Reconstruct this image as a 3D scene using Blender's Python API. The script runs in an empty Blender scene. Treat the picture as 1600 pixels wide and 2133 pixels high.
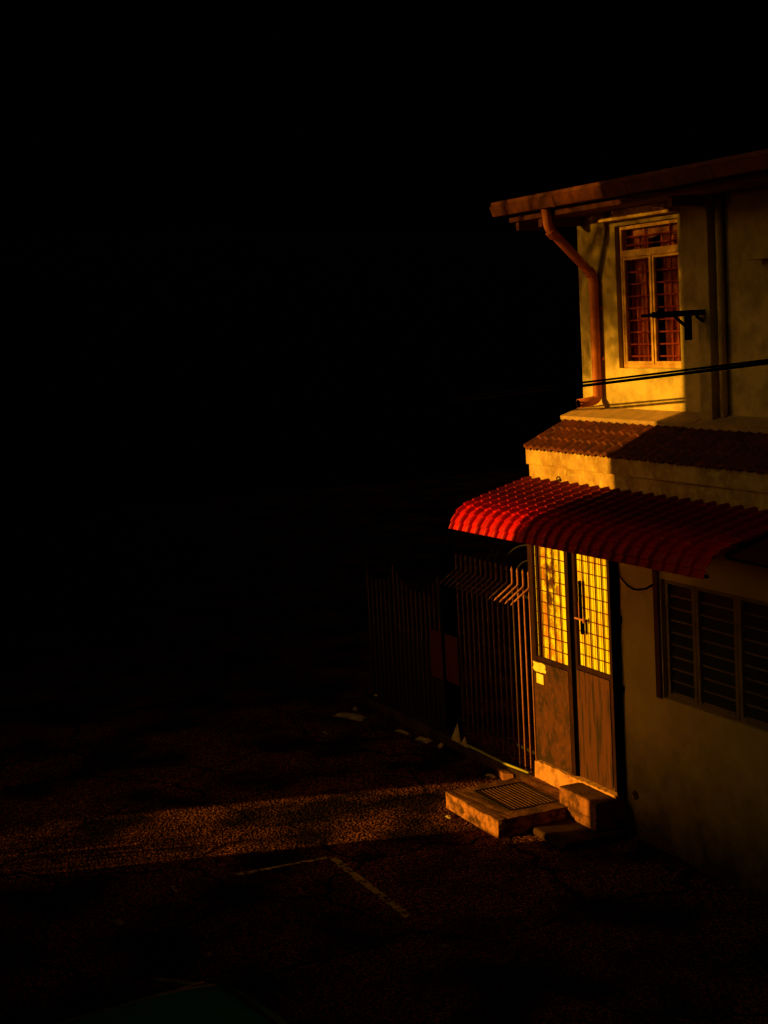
import bpy, bmesh, math, random
from mathutils import Vector, Matrix
from math import sin, cos, pi, radians
random.seed(7)
S = bpy.context.scene
COL = S.collection

# ---------------------------------------------------------------- camera
CAM_POS = Vector((12.674, -6.968, 4.44))
F_PX, YAW, PITCH, ROLL = 3249.73, -1.15659646, 0.120340317, -0.0545138516
fw = Vector((sin(YAW) * cos(PITCH), cos(YAW) * cos(PITCH), -sin(PITCH)))
rt = fw.cross(Vector((0, 0, 1))).normalized()
up = rt.cross(fw)
c_, s_ = cos(ROLL), sin(ROLL)
rt, up = c_ * rt + s_ * up, -s_ * rt + c_ * up
cam = bpy.data.cameras.new('camera')
cam.sensor_fit = 'HORIZONTAL'
cam.sensor_width = 36
cam.lens = F_PX / 1600 * 36
cam.clip_end = 1500
camo = bpy.data.objects.new('camera', cam)
COL.objects.link(camo)
camo.matrix_world = Matrix(((rt.x, up.x, -fw.x, CAM_POS.x), (rt.y, up.y, -fw.y, CAM_POS.y), (rt.z, up.z, -fw.z, CAM_POS.z), (0, 0, 0, 1)))
S.camera = camo

# ---------------------------------------------------------------- light
SUN_AZ = math.atan(0.29)          # light travels towards +Y and a little +X
SUN_EL = radians(8.8)
ld = Vector((sin(SUN_AZ) * cos(SUN_EL), cos(SUN_AZ) * cos(SUN_EL), -sin(SUN_EL)))
sun = bpy.data.lights.new('sun', 'SUN')
sun.energy = 5.0
sun.angle = radians(0.5)
sun.color = (1.0, 0.46, 0.030)
suno = bpy.data.objects.new('sun', sun)
COL.objects.link(suno)
suno.rotation_euler = ld.to_track_quat('-Z', 'Y').to_euler()

W = bpy.data.worlds.new('World')
S.world = W
W.use_nodes = True
nt = W.node_tree
nt.nodes.clear()
N = nt.nodes.new
wo = N('ShaderNodeOutputWorld')
bg = N('ShaderNodeBackground')
bg.inputs['Strength'].default_value = 0.128
sky = N('ShaderNodeTexSky')
sky.sky_type = 'NISHITA'
sky.sun_disc = False
sky.sun_elevation = SUN_EL
sky.sun_rotation = radians(180) + SUN_AZ
tint = N('ShaderNodeMix'); tint.data_type = 'RGBA'; tint.blend_type = 'MULTIPLY'
tint.inputs['Factor'].default_value = 1.0
tint.inputs[7].default_value = (1.0, 0.56, 0.13, 1)
tc = N('ShaderNodeTexCoord')
dot = N('ShaderNodeVectorMath'); dot.operation = 'DOT_PRODUCT'
dot.inputs[1].default_value = Vector((-0.30, -0.88, 0.31)).normalized()
mr = N('ShaderNodeMapRange'); mr.interpolation_type = 'SMOOTHSTEP'
mr.inputs['From Min'].default_value = 0.60
mr.inputs['From Max'].default_value = 0.97
gm = N('ShaderNodeMix'); gm.data_type = 'RGBA'; gm.blend_type = 'MULTIPLY'
gm.inputs['Factor'].default_value = 1.0
L = nt.links.new
L(sky.outputs['Color'], tint.inputs[6])
L(tc.outputs['Generated'], dot.inputs[0])
L(dot.outputs['Value'], mr.inputs['Value'])
L(tint.outputs[2], gm.inputs[6])
L(mr.outputs['Result'], gm.inputs[7])
L(gm.outputs[2], bg.inputs['Color'])
L(bg.outputs['Background'], wo.inputs['Surface'])

S.view_settings.view_transform = 'Standard'
S.view_settings.look = 'None'
S.view_settings.exposure = 0.25
S.view_settings.gamma = 1.0
S.cycles.max_bounces = 6

# ---------------------------------------------------------------- helpers
class MB:
    def __init__(s):
        s.v = []; s.f = []
    def add(s, vs, fs):
        n = len(s.v)
        s.v += [tuple(v) for v in vs]
        s.f += [tuple(i + n for i in f) for f in fs]
        return s
    def box(s, a, b):
        (x0, y0, z0), (x1, y1, z1) = a, b
        x0, x1 = min(x0, x1), max(x0, x1); y0, y1 = min(y0, y1), max(y0, y1); z0, z1 = min(z0, z1), max(z0, z1)
        vs = [(x0, y0, z0), (x1, y0, z0), (x1, y1, z0), (x0, y1, z0), (x0, y0, z1), (x1, y0, z1), (x1, y1, z1), (x0, y1, z1)]
        return s.add(vs, [(3, 2, 1, 0), (4, 5, 6, 7), (0, 1, 5, 4), (1, 2, 6, 5), (2, 3, 7, 6), (3, 0, 4, 7)])
    def bar(s, p, q, w, h=None, upv=(0, 0, 1)):
        h = h or w
        p, q = Vector(p), Vector(q); d = (q - p).normalized(); u = Vector(upv)
        if abs(d.dot(u)) > 0.95: u = Vector((1, 0, 0))
        a = d.cross(u).normalized(); b = a.cross(d)
        vs = []
        for c in (p, q):
            for i, j in ((-1, -1), (1, -1), (1, 1), (-1, 1)):
                vs.append(c + a * i * w / 2 + b * j * h / 2)
        return s.add(vs, [(0, 1, 2, 3)[::-1], (4, 5, 6, 7), (0, 4, 5, 1)[::-1], (1, 5, 6, 2)[::-1], (2, 6, 7, 3)[::-1], (3, 7, 4, 0)[::-1]])
    def tube(s, pts, r, n=8, caps=True):
        pts = [Vector(p) for p in pts]
        rs = r if isinstance(r, (list, tuple)) else [r] * len(pts)
        prev = None; rings = []
        for i, p in enumerate(pts):
            d = (pts[min(i + 1, len(pts) - 1)] - pts[max(i - 1, 0)]).normalized()
            if prev is None:
                u = Vector((0, 0, 1)) if abs(d.z) < 0.9 else Vector((1, 0, 0))
                a = d.cross(u).normalized()
            else:
                a = (prev - d * prev.dot(d)).normalized()
            prev = a; b = d.cross(a)
            rings.append([p + (a * cos(2 * pi * k / n) + b * sin(2 * pi * k / n)) * rs[i] for k in range(n)])
        vs = [v for rg in rings for v in rg]; fs = []
        for i in range(len(pts) - 1):
            for k in range(n):
                k2 = (k + 1) % n
                fs.append((i * n + k, i * n + k2, (i + 1) * n + k2, (i + 1) * n + k))
        if caps:
            fs.append(tuple(range(n))[::-1]); fs.append(tuple(range((len(pts) - 1) * n, len(pts) * n)))
        return s.add(vs, fs)
    def prism(s, poly, axis, a, b):
        n = len(poly)
        def P(u, v, t):
            return {'x': (t, u, v), 'y': (u, t, v), 'z': (u, v, t)}[axis]
        vs = [P(u, v, a) for u, v in poly] + [P(u, v, b) for u, v in poly]
        fs = [tuple(range(n))[::-1], tuple(range(n, 2 * n))]
        for i in range(n):
            j = (i + 1) % n
            fs.append((i, j, n + j, n + i))
        return s.add(vs, fs)
    def grid(s, rows):
        n = len(rows[0]); vs = [v for r in rows for v in r]; fs = []
        for i in range(len(rows) - 1):
            for k in range(n - 1):
                fs.append((i * n + k, i * n + k + 1, (i + 1) * n + k + 1, (i + 1) * n + k))
        return s.add(vs, fs)
    def build(s, name, m, parent=None, smooth=False, bevel=0, recalc=True):
        me = bpy.data.meshes.new(name)
        me.from_pydata(s.v, [], s.f)
        bm = bmesh.new(); bm.from_mesh(me)
        if recalc: bmesh.ops.recalc_face_normals(bm, faces=bm.faces)
        bm.to_mesh(me); bm.free()
        if smooth:
            for p in me.polygons: p.use_smooth = True
        me.materials.append(m)
        o = bpy.data.objects.new(name, me)
        COL.objects.link(o)
        if parent is not None:
            o.parent = parent
            if parent.type == 'EMPTY':
                o.matrix_parent_inverse = Matrix.Translation(-parent.location)
        if bevel:
            b = o.modifiers.new('bevel', 'BEVEL'); b.width = bevel; b.segments = 2; b.limit_method = 'ANGLE'
        return o

def tag(o, label, cat, group=None):
    o['label'] = label; o['category'] = cat
    if group: o['group'] = group
    return o
def thing(name, loc, label, cat, group=None):
    o = bpy.data.objects.new(name, None); COL.objects.link(o)
    o.location = loc; o.empty_display_size = 0.2
    return tag(o, label, cat, group)
def structure(o):
    o['kind'] = 'structure'; return o

def wall_with_holes(mb, y0, x0, x1, z0, z1, holes, depth, thick=0.12):
    """wall in the XZ plane, front at y0, with rectangular openings and reveals"""
    xs = sorted({x0, x1, *[h[0] for h in holes], *[h[1] for h in holes]})
    zs = sorted({z0, z1, *[h[2] for h in holes], *[h[3] for h in holes]})
    for y in (y0, y0 + depth):
        for i in range(len(xs) - 1):
            for j in range(len(zs) - 1):
                cx, cz = (xs[i] + xs[i + 1]) / 2, (zs[j] + zs[j + 1]) / 2
                if any(h[0] < cx < h[1] and h[2] < cz < h[3] for h in holes): continue
                q = [(xs[i], y, zs[j]), (xs[i + 1], y, zs[j]), (xs[i + 1], y, zs[j + 1]), (xs[i], y, zs[j + 1])]
                mb.add(q, [(0, 1, 2, 3) if y == y0 else (3, 2, 1, 0)])
    for a, b, c, d in holes:
        p = [(a, c), (b, c), (b, d), (a, d)]
        for k in range(4):
            (u0, v0), (u1, v1) = p[k], p[(k + 1) % 4]
            mb.add([(u0, y0, v0), (u1, y0, v1), (u1, y0 + depth, v1), (u0, y0 + depth, v0)], [(0, 1, 2, 3)])

# ---------------------------------------------------------------- materials
def mat(name, base, rough=0.7, dark=None, light=None, scale=3.0, amount=0.5, bump=0.0, bscale=60.0, metallic=0.0, stretch=(1, 1, 1), spec=0.3, detail=8.0, lo=0.4, hi=0.62, grime_shade=None):
    m = bpy.data.materials.new(name); m.use_nodes = True
    t = m.node_tree; b = t.nodes['Principled BSDF']
    b.inputs['Roughness'].default_value = rough
    b.inputs['Metallic'].default_value = metallic
    b.inputs['Specular IOR Level'].default_value = spec
    n = t.nodes.new; l = t.links.new
    co = n('ShaderNodeTexCoord'); mp = n('ShaderNodeMapping')
    mp.inputs['Scale'].default_value = stretch
    l(co.outputs['Object'], mp.inputs['Vector'])
    if dark is not None:
        nz = n('ShaderNodeTexNoise'); nz.inputs['Scale'].default_value = scale; nz.inputs['Detail'].default_value = detail; nz.inputs['Roughness'].default_value = 0.65
        l(mp.outputs['Vector'], nz.inputs['Vector'])
        r = n('ShaderNodeMapRange'); r.inputs['From Min'].default_value = lo; r.inputs['From Max'].default_value = hi
        r.inputs['To Min'].default_value = amount; r.inputs['To Max'].default_value = 0.0
        l(nz.outputs['Fac'], r.inputs['Value'])
        mx = n('ShaderNodeMix'); mx.data_type = 'RGBA'
        mx.inputs[6].default_value = (*base, 1); mx.inputs[7].default_value = (*dark, 1)
        l(r.outputs['Result'], mx.inputs['Factor'])
        out = mx.outputs[2]
        if light is not None:
            nz2 = n('ShaderNodeTexNoise'); nz2.inputs['Scale'].default_value = scale * 4.3; nz2.inputs['Detail'].default_value = 6
            l(mp.outputs['Vector'], nz2.inputs['Vector'])
            r2 = n('ShaderNodeMapRange'); r2.inputs['From Min'].default_value = 0.52; r2.inputs['From Max'].default_value = 0.68
            r2.inputs['To Max'].default_value = 0.8
            l(nz2.outputs['Fac'], r2.inputs['Value'])
            m2 = n('ShaderNodeMix'); m2.data_type = 'RGBA'
            l(out, m2.inputs[6]); m2.inputs[7].default_value = (*light, 1)
            l(r2.outputs['Result'], m2.inputs['Factor'])
            out = m2.outputs[2]
        if grime_shade:      # darkening ramp, for dirt and for painted shade: axis, where it is full, where it ends, colour, strength
            ax, g0, g1, gcol, gamt = grime_shade
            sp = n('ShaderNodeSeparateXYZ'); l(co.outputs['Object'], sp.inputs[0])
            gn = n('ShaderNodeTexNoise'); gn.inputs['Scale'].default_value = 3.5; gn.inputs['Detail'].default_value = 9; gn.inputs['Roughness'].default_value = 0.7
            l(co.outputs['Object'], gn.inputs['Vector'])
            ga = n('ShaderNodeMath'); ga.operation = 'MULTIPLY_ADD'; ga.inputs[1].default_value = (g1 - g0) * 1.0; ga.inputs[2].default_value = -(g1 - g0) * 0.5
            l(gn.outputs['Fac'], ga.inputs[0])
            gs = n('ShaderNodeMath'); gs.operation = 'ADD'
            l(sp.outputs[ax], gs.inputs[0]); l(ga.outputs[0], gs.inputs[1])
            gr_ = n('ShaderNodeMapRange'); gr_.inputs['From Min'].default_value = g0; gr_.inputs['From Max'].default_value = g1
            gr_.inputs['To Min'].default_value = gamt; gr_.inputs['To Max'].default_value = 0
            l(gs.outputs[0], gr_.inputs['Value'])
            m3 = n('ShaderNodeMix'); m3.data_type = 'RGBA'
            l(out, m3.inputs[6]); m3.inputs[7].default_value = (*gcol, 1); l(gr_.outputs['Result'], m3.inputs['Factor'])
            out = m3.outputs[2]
        l(out, b.inputs['Base Color'])
    else:
        b.inputs['Base Color'].default_value = (*base, 1)
    if bump:
        bz = n('ShaderNodeTexNoise'); bz.inputs['Scale'].default_value = bscale; bz.inputs['Detail'].default_value = 6
        l(mp.outputs['Vector'], bz.inputs['Vector'])
        bp = n('ShaderNodeBump'); bp.inputs['Strength'].default_value = bump; bp.inputs['Distance'].default_value = 0.01
        l(bz.outputs['Fac'], bp.inputs['Height']); l(bp.outputs['Normal'], b.inputs['Normal'])
    return m

def asphalt_mat():
    m = bpy.data.materials.new('worn_asphalt'); m.use_nodes = True
    t = m.node_tree; b = t.nodes['Principled BSDF']; n = t.nodes.new; l = t.links.new
    b.inputs['Roughness'].default_value = 0.95; b.inputs['Specular IOR Level'].default_value = 0.04
    co = n('ShaderNodeTexCoord')
    vo = n('ShaderNodeTexVoronoi'); vo.inputs['Scale'].default_value = 38
    vo2 = n('ShaderNodeTexVoronoi'); vo2.inputs['Scale'].default_value = 62
    nz = n('ShaderNodeTexNoise'); nz.inputs['Scale'].default_value = 1.1; nz.inputs['Detail'].default_value = 7
    nf = n('ShaderNodeTexNoise'); nf.inputs['Scale'].default_value = 55; nf.inputs['Detail'].default_value = 4
    for x in (vo, vo2, nz, nf): l(co.outputs['Object'], x.inputs['Vector'])
    st = n('ShaderNodeMapRange'); st.inputs['From Min'].default_value = 0.40; st.inputs['From Max'].default_value = 0.58
    l(nz.outputs['Fac'], st.inputs['Value'])
    c1 = n('ShaderNodeMix'); c1.data_type = 'RGBA'
    c1.inputs[6].default_value = (0.020, 0.009, 0.0045, 1); c1.inputs[7].default_value = (0.19, 0.068, 0.024, 1)
    l(st.outputs['Result'], c1.inputs['Factor'])
    g = n('ShaderNodeMapRange'); g.inputs['From Min'].default_value = 0.46; g.inputs['From Max'].default_value = 0.68
    g.inputs['To Min'].default_value = 0.07; g.inputs['To Max'].default_value = 3.8
    sc_ = n('ShaderNodeSeparateColor'); l(vo2.outputs['Color'], sc_.inputs[0])
    av = n('ShaderNodeMath'); av.operation = 'MULTIPLY_ADD'; av.inputs[1].default_value = 0.28; l(sc_.outputs[0], av.inputs[0])
    a2 = n('ShaderNodeMath'); a2.operation = 'SUBTRACT'; a2.inputs[1].default_value = 0.14; l(nf.outputs['Fac'], a2.inputs[0]); l(a2.outputs[0], av.inputs[2])
    l(av.outputs[0], g.inputs['Value'])
    c2 = n('ShaderNodeMix'); c2.data_type = 'RGBA'; c2.blend_type = 'MULTIPLY'; c2.inputs['Factor'].default_value = 1
    l(c1.outputs[2], c2.inputs[6]); l(g.outputs['Result'], c2.inputs[7])
    wv = n('ShaderNodeTexNoise'); wv.inputs['Scale'].default_value = 2.5; l(co.outputs['Object'], wv.inputs['Vector'])
    wm = n('ShaderNodeMix'); wm.data_type = 'RGBA'; wm.blend_type = 'LINEAR_LIGHT'; wm.inputs['Factor'].default_value = 0.18
    l(co.outputs['Object'], wm.inputs[6]); l(wv.outputs['Color'], wm.inputs[7])
    cr = n('ShaderNodeTexVoronoi'); cr.feature = 'DISTANCE_TO_EDGE'; cr.inputs['Scale'].default_value = 0.55; l(wm.outputs[2], cr.inputs['Vector'])
    cm = n('ShaderNodeMapRange'); cm.inputs['From Min'].default_value = 0.004; cm.inputs['From Max'].default_value = 0.016; cm.inputs['To Min'].default_value = 0.15
    l(cr.outputs['Distance'], cm.inputs['Value'])
    c3 = n('ShaderNodeMix'); c3.data_type = 'RGBA'; c3.blend_type = 'MULTIPLY'; c3.inputs['Factor'].default_value = 1
    l(c2.outputs[2], c3.inputs[6]); l(cm.outputs['Result'], c3.inputs[7])
    l(c3.outputs[2], b.inputs['Base Color'])
    ad = n('ShaderNodeMath'); ad.operation = 'MULTIPLY_ADD'; ad.inputs[1].default_value = 0.5
    l(vo2.outputs['Distance'], ad.inputs[0]); l(vo.outputs['Distance'], ad.inputs[2])
    bp = n('ShaderNodeBump'); bp.invert = True; bp.inputs['Strength'].default_value = 1.0; bp.inputs['Distance'].default_value = 0.06
    l(ad.outputs['Value'], bp.inputs['Height']); l(bp.outputs['Normal'], b.inputs['Normal'])
    return m

def glass_mat(name, tint, clear, rough=0.05):
    m = bpy.data.materials.new(name); m.use_nodes = True
    t = m.node_tree; t.nodes.clear(); n = t.nodes.new; l = t.links.new
    o = n('ShaderNodeOutputMaterial'); mx = n('ShaderNodeMixShader'); tr = n('ShaderNodeBsdfTransparent'); gl = n('ShaderNodeBsdfGlossy')
    lw = n('ShaderNodeLayerWeight'); lw.inputs['Blend'].default_value = 0.5
    pw = n('ShaderNodeMath'); pw.operation = 'POWER'; pw.inputs[1].default_value = 4.0
    fr = n('ShaderNodeMath'); fr.operation = 'MULTIPLY_ADD'; fr.inputs[1].default_value = 0.35; fr.inputs[2].default_value = 0.04
    l(lw.outputs['Facing'], pw.inputs[0]); l(pw.outputs[0], fr.inputs[0])
    tr.inputs['Color'].default_value = (*[clear * c for c in tint], 1); gl.inputs['Roughness'].default_value = rough
    l(fr.outputs[0], mx.inputs['Fac']); l(tr.outputs[0], mx.inputs[1]); l(gl.outputs[0], mx.inputs[2]); l(mx.outputs[0], o.inputs['Surface'])
    return m

def stained_glass_mat():
    m = bpy.data.materials.new('smoke_stained_glass'); m.use_nodes = True
    t = m.node_tree; b = t.nodes['Principled BSDF']; n = t.nodes.new; l = t.links.new
    b.inputs['Roughness'].default_value = 0.4
    co = n('ShaderNodeTexCoord'); sp = n('ShaderNodeSeparateXYZ'); l(co.outputs['Object'], sp.inputs[0])
    nz = n('ShaderNodeTexNoise'); nz.inputs['Scale'].default_value = 7; nz.inputs['Detail'].default_value = 9; nz.inputs['Roughness'].default_value = 0.7; l(co.outputs['Object'], nz.inputs['Vector'])
    def mr(src, a, b_, c=0.0, d=1.0):
        r = n('ShaderNodeMapRange'); r.interpolation_type = 'SMOOTHSTEP'
        r.inputs['From Min'].default_value = a; r.inputs['From Max'].default_value = b_; r.inputs['To Min'].default_value = c; r.inputs['To Max'].default_value = d
        l(src, r.inputs['Value']); return r.outputs['Result']
    def mul(a, b_):
        q = n('ShaderNodeMath'); q.operation = 'MULTIPLY'; l(a, q.inputs[0]); l(b_, q.inputs[1]); return q.outputs[0]
    col = mul(mr(sp.outputs[0], 0.37, 0.43), mr(sp.outputs[0], 0.80, 0.70))
    org = mul(col, mr(nz.outputs['Fac'], 0.62, 0.42))
    blob = n('ShaderNodeVectorMath'); blob.operation = 'DISTANCE'
    sc = n('ShaderNodeVectorMath'); sc.operation = 'MULTIPLY'; sc.inputs[1].default_value = (1.0, 0.0, 0.34); l(co.outputs['Object'], sc.inputs[0])
    l(sc.outputs[0], blob.inputs[0]); blob.inputs[1].default_value = (0.575, 0, 2.02 * 0.34)
    drk = mul(mr(blob.outputs['Value'], 0.19, 0.05), mr(nz.outputs['Fac'], 0.64, 0.47))
    m1 = n('ShaderNodeMix'); m1.data_type = 'RGBA'; m1.inputs[6].default_value = (0.90, 0.89, 0.05, 1); m1.inputs[7].default_value = (0.66, 0.28, 0.03, 1); l(org, m1.inputs['Factor'])
    m2 = n('ShaderNodeMix'); m2.data_type = 'RGBA'; l(m1.outputs[2], m2.inputs[6]); m2.inputs[7].default_value = (0.07, 0.025, 0.01, 1); l(drk, m2.inputs['Factor'])
    l(m2.outputs[2], b.inputs['Base Color']); return m

M = {}
M['asphalt'] = asphalt_mat()
M['wall'] = mat('cream_plaster', (0.78, 0.57, 0.19), 0.9, dark=(0.50, 0.33, 0.10), scale=2.2, amount=0.5, bump=0.4, bscale=70, grime_shade=(2, 0.05, 1.0, (0.035, 0.020, 0.010), 0.97))  # wall foot fades to near black: shade painted into the plaster
M['upper_wall'] = mat('stained_cream_plaster', (0.64, 0.50, 0.17), 0.9, dark=(0.22, 0.17, 0.05), scale=3.2, amount=0.7, bump=0.25, bscale=90, lo=0.36, hi=0.56, grime_shade=(2, 5.15, 3.85, (0.13, 0.09, 0.020), 0.85))
M['band'] = mat('weathered_band_plaster', (0.58, 0.40, 0.14), 0.9, dark=(0.26, 0.13, 0.03), light=(0.62, 0.52, 0.14), scale=4, amount=0.75, bump=0.3, bscale=70)
M['threshold'] = mat('threshold_concrete', (0.56, 0.28, 0.11), 0.92, dark=(0.26, 0.10, 0.04), scale=9, amount=0.8, bump=0.5, bscale=45, lo=0.36, hi=0.5)
M['concrete'] = mat('rough_concrete', (0.46, 0.19, 0.075), 0.92, dark=(0.05, 0.02, 0.010), scale=7, amount=0.95, bump=0.6, bscale=45, lo=0.40, hi=0.56, grime_shade=(2, 0.165, 0.140, (0.11, 0.045, 0.020), 0.9))  # top face darker than the sides
M['step'] = mat('step_concrete', (0.36, 0.14, 0.055), 0.92, dark=(0.06, 0.022, 0.011), scale=8, amount=0.9, bump=0.6, bscale=45, lo=0.38, hi=0.58, grime_shade=(2, 0.324, 0.300, (0.06, 0.024, 0.012), 0.9))  # darker towards the top of the block
M['slab_top'] = mat('slab_concrete', (0.10, 0.05, 0.025), 0.92, dark=(0.06, 0.035, 0.02), scale=5, amount=0.8, bump=0.6, bscale=60)
M['flashing'] = mat('cement_flashing', (0.50, 0.31, 0.12), 0.9, dark=(0.25, 0.18, 0.10), scale=5, amount=0.6, bump=0.3)
M['tile'] = mat('old_roof_tile', (0.125, 0.025, 0.010), 0.8, dark=(0.04, 0.010, 0.005), light=(0.19, 0.045, 0.015), scale=5, amount=0.8, bump=0.4, bscale=50)
M['awning'] = mat('red_painted_metal', (0.68, 0.006, 0.008), 0.5, dark=(0.30, 0.004, 0.006), scale=5, amount=0.7, bump=0.08, stretch=(3, 1, 0.5), grime_shade=(1, -0.42, -0.64, (0.17, 0.006, 0.006), 0.85))  # flatter top painted darker, its shade put into the red
M['fascia'] = mat('dark_red_fascia', (0.095, 0.017, 0.007), 0.8, dark=(0.045, 0.008, 0.004), scale=6, amount=0.8, bump=0.2)
M['soffit'] = mat('brown_soffit_board', (0.12, 0.03, 0.015), 0.8, dark=(0.06, 0.015, 0.01), scale=4, amount=0.6)
M['pipe'] = mat('painted_drain_pipe', (0.52, 0.155, 0.035), 0.6, dark=(0.30, 0.065, 0.015), scale=5, amount=0.7, bump=0.1)
M['window_frame'] = mat('ochre_window_frame', (0.62, 0.38, 0.11), 0.6, dark=(0.30, 0.14, 0.03), scale=9, amount=0.7)
M['brown_frame'] = mat('brown_window_frame', (0.32, 0.22, 0.11), 0.6, dark=(0.14, 0.09, 0.05), scale=9, amount=0.6)
M['grille'] = mat('rust_red_grille', (0.10, 0.012, 0.008), 0.7)
M['window_grille'] = mat('red_oxide_grille', (0.34, 0.05, 0.025), 0.6)
M['pelmet'] = mat('pale_pelmet', (0.75, 0.42, 0.16), 0.9, dark=(0.45, 0.2, 0.07), scale=9, amount=0.6)
M['curtain'] = mat('russet_curtain', (0.72, 0.24, 0.08), 0.95, dark=(0.14, 0.025, 0.010), scale=3, amount=0.95, stretch=(6, 1, 0.6))
M['dark_wood'] = mat('dark_stile', (0.034, 0.011, 0.004), 0.85, dark=(0.012, 0.005, 0.003), scale=8, amount=0.7, spec=0.08)
M['black'] = mat('black_paint', (0.0008, 0.0006, 0.0005), 1.0, spec=0.0)
M['iron'] = mat('dark_iron', (0.012, 0.010, 0.008), 0.7, spec=0.2)
M['rod'] = mat('brown_shaded_rod', (0.13, 0.055, 0.032), 0.6, dark=(0.05, 0.02, 0.012), scale=20, amount=0.6)  # darker copy for bars outside the sunbeam, shade in the colour
M['salmon_lit_rod'] = mat('salmon_sunlit_rod', (0.55, 0.22, 0.16), 0.55, dark=(0.3, 0.1, 0.06), scale=20, amount=0.6)  # lighter copy for railing parts in the sunbeam; also the latch's pink
M['door_panel'] = mat('rusty_door_panel', (0.080, 0.022, 0.007), 0.8, dark=(0.016, 0.006, 0.003), light=(0.12, 0.032, 0.008), scale=4, amount=0.9, bump=0.2, stretch=(1.3, 1, 0.9), lo=0.42, hi=0.56, grime_shade=(2, 1.22, 0.55, (0.030, 0.011, 0.005), 0.0))
M['door_streak'] = mat('streaked_door_panel', (0.080, 0.021, 0.007), 0.8, dark=(0.013, 0.005, 0.0025), scale=3.0, amount=0.95, bump=0.2, stretch=(6, 1, 0.5), lo=0.42, hi=0.50)
M['door_glass'] = mat('frosted_yellow_glass', (0.90, 0.90, 0.06), 0.35, dark=(0.84, 0.52, 0.04), scale=4, amount=0.7, spec=0.5, lo=0.42, hi=0.56)
M['door_glass_stained'] = stained_glass_mat()
M['paper'] = mat('aged_paper', (0.88, 0.82, 0.20), 0.9, dark=(0.7, 0.5, 0.12), scale=9, amount=0.6)
M['litter'] = mat('dirty_paper', (0.55, 0.42, 0.30), 0.9, dark=(0.25, 0.18, 0.12), scale=14, amount=0.7)
M['brick'] = mat('brick_fragment', (0.36, 0.14, 0.07), 0.9, dark=(0.2, 0.08, 0.04), scale=20, amount=0.6)
M['pole'] = mat('yellow_green_pole', (0.42, 0.42, 0.07), 0.5)
M['sheet'] = mat('dark_red_sheet', (0.085, 0.006, 0.006), 0.7, dark=(0.025, 0.003, 0.0025), scale=6, amount=0.6)
M['paint'] = mat('worn_road_paint', (0.70, 0.54, 0.24), 0.9, dark=(0.05, 0.035, 0.02), scale=14, amount=1.0, bump=0.6, bscale=60, lo=0.42, hi=0.54)
M['kerb'] = mat('dirty_kerb', (0.085, 0.045, 0.024), 0.95, dark=(0.02, 0.010, 0.006), scale=4, amount=0.9, bump=0.6, spec=0.03)
M['grate'] = mat('galvanised_grate', (0.20, 0.09, 0.045), 0.6, dark=(0.08, 0.04, 0.02), scale=15, amount=0.7, metallic=0.2)
M['void'] = mat('dark_drain', (0.012, 0.010, 0.008), 0.9)
M['added_hill'] = mat('added_dark_hill', (0.005, 0.005, 0.003), 0.95, spec=0.0)
M['car'] = mat('teal_car_paint', (0.06, 0.38, 0.46), 0.2, dark=(0.04, 0.26, 0.32), scale=6, amount=0.5, spec=0.8)
M['tyre'] = mat('tyre_rubber', (0.015, 0.015, 0.015), 0.9)
M['rim'] = mat('wheel_rim', (0.3, 0.3, 0.3), 0.4, metallic=0.8)
M['card'] = mat('brown_sunshade', (0.72, 0.40, 0.16), 0.9, dark=(0.2, 0.09, 0.03), scale=12, amount=0.6)
M['cabin'] = mat('dark_upholstery', (0.03, 0.022, 0.016), 0.9)
M['glass'] = glass_mat('window_glass', (1, 0.95, 0.9), 0.85)
M['car_glass'] = glass_mat('car_glass', (0.7, 0.85, 0.8), 0.7)
M['smoke_glass'] = mat('louvre_glass', (0.03, 0.028, 0.025), 0.25, spec=0.5)
M['lamp_lens'] = mat('lamp_lens', (0.25, 0.22, 0.16), 0.2, spec=0.6)
M['leaf'] = mat('dark_leaf', (0.05, 0.07, 0.02), 0.8, dark=(0.03, 0.04, 0.012), scale=2, amount=0.8)
M['opp_wall'] = mat('grey_plaster', (0.30, 0.27, 0.22), 0.9, dark=(0.18, 0.16, 0.13), scale=2, amount=0.6)
M['opp_roof'] = mat('brown_tile_roof', (0.14, 0.06, 0.04), 0.85, dark=(0.07, 0.03, 0.02), scale=6, amount=0.6)
M['opp_glass'] = mat('dark_window_pane', (0.02, 0.02, 0.022), 0.2, spec=0.5)

# ---------------------------------------------------------------- ground and setting
g = MB(); g.add([(-400, -300, 0), (300, -300, 0), (300, 400, 0), (-400, 400, 0)], [(0, 1, 2, 3)])
structure(g.build('road', M['asphalt']))
h = MB(); rows = []
for y in range(-60, 141, 5):
    x0 = -27 + 0.0 * y
    rows.append([(x0 - t * 11, y, -0.3 + 8.0 * math.sin(min(1, t) * pi / 2 * 0.98) ** 1.0 * (1 if t <= 1 else max(0, 1 - (t - 1) / 2)) + (0.25 * sin(y * 0.23) if 0 < t < 3 else 0)) for t in (0, .15, .3, .45, .6, .75, .9, 1.0, 1.5, 2.2, 3.0)])
h.grid(rows)
structure(h.build('added_hills', M['added_hill'], smooth=True))  # ridge added to hide the far sunlit ground

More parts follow.
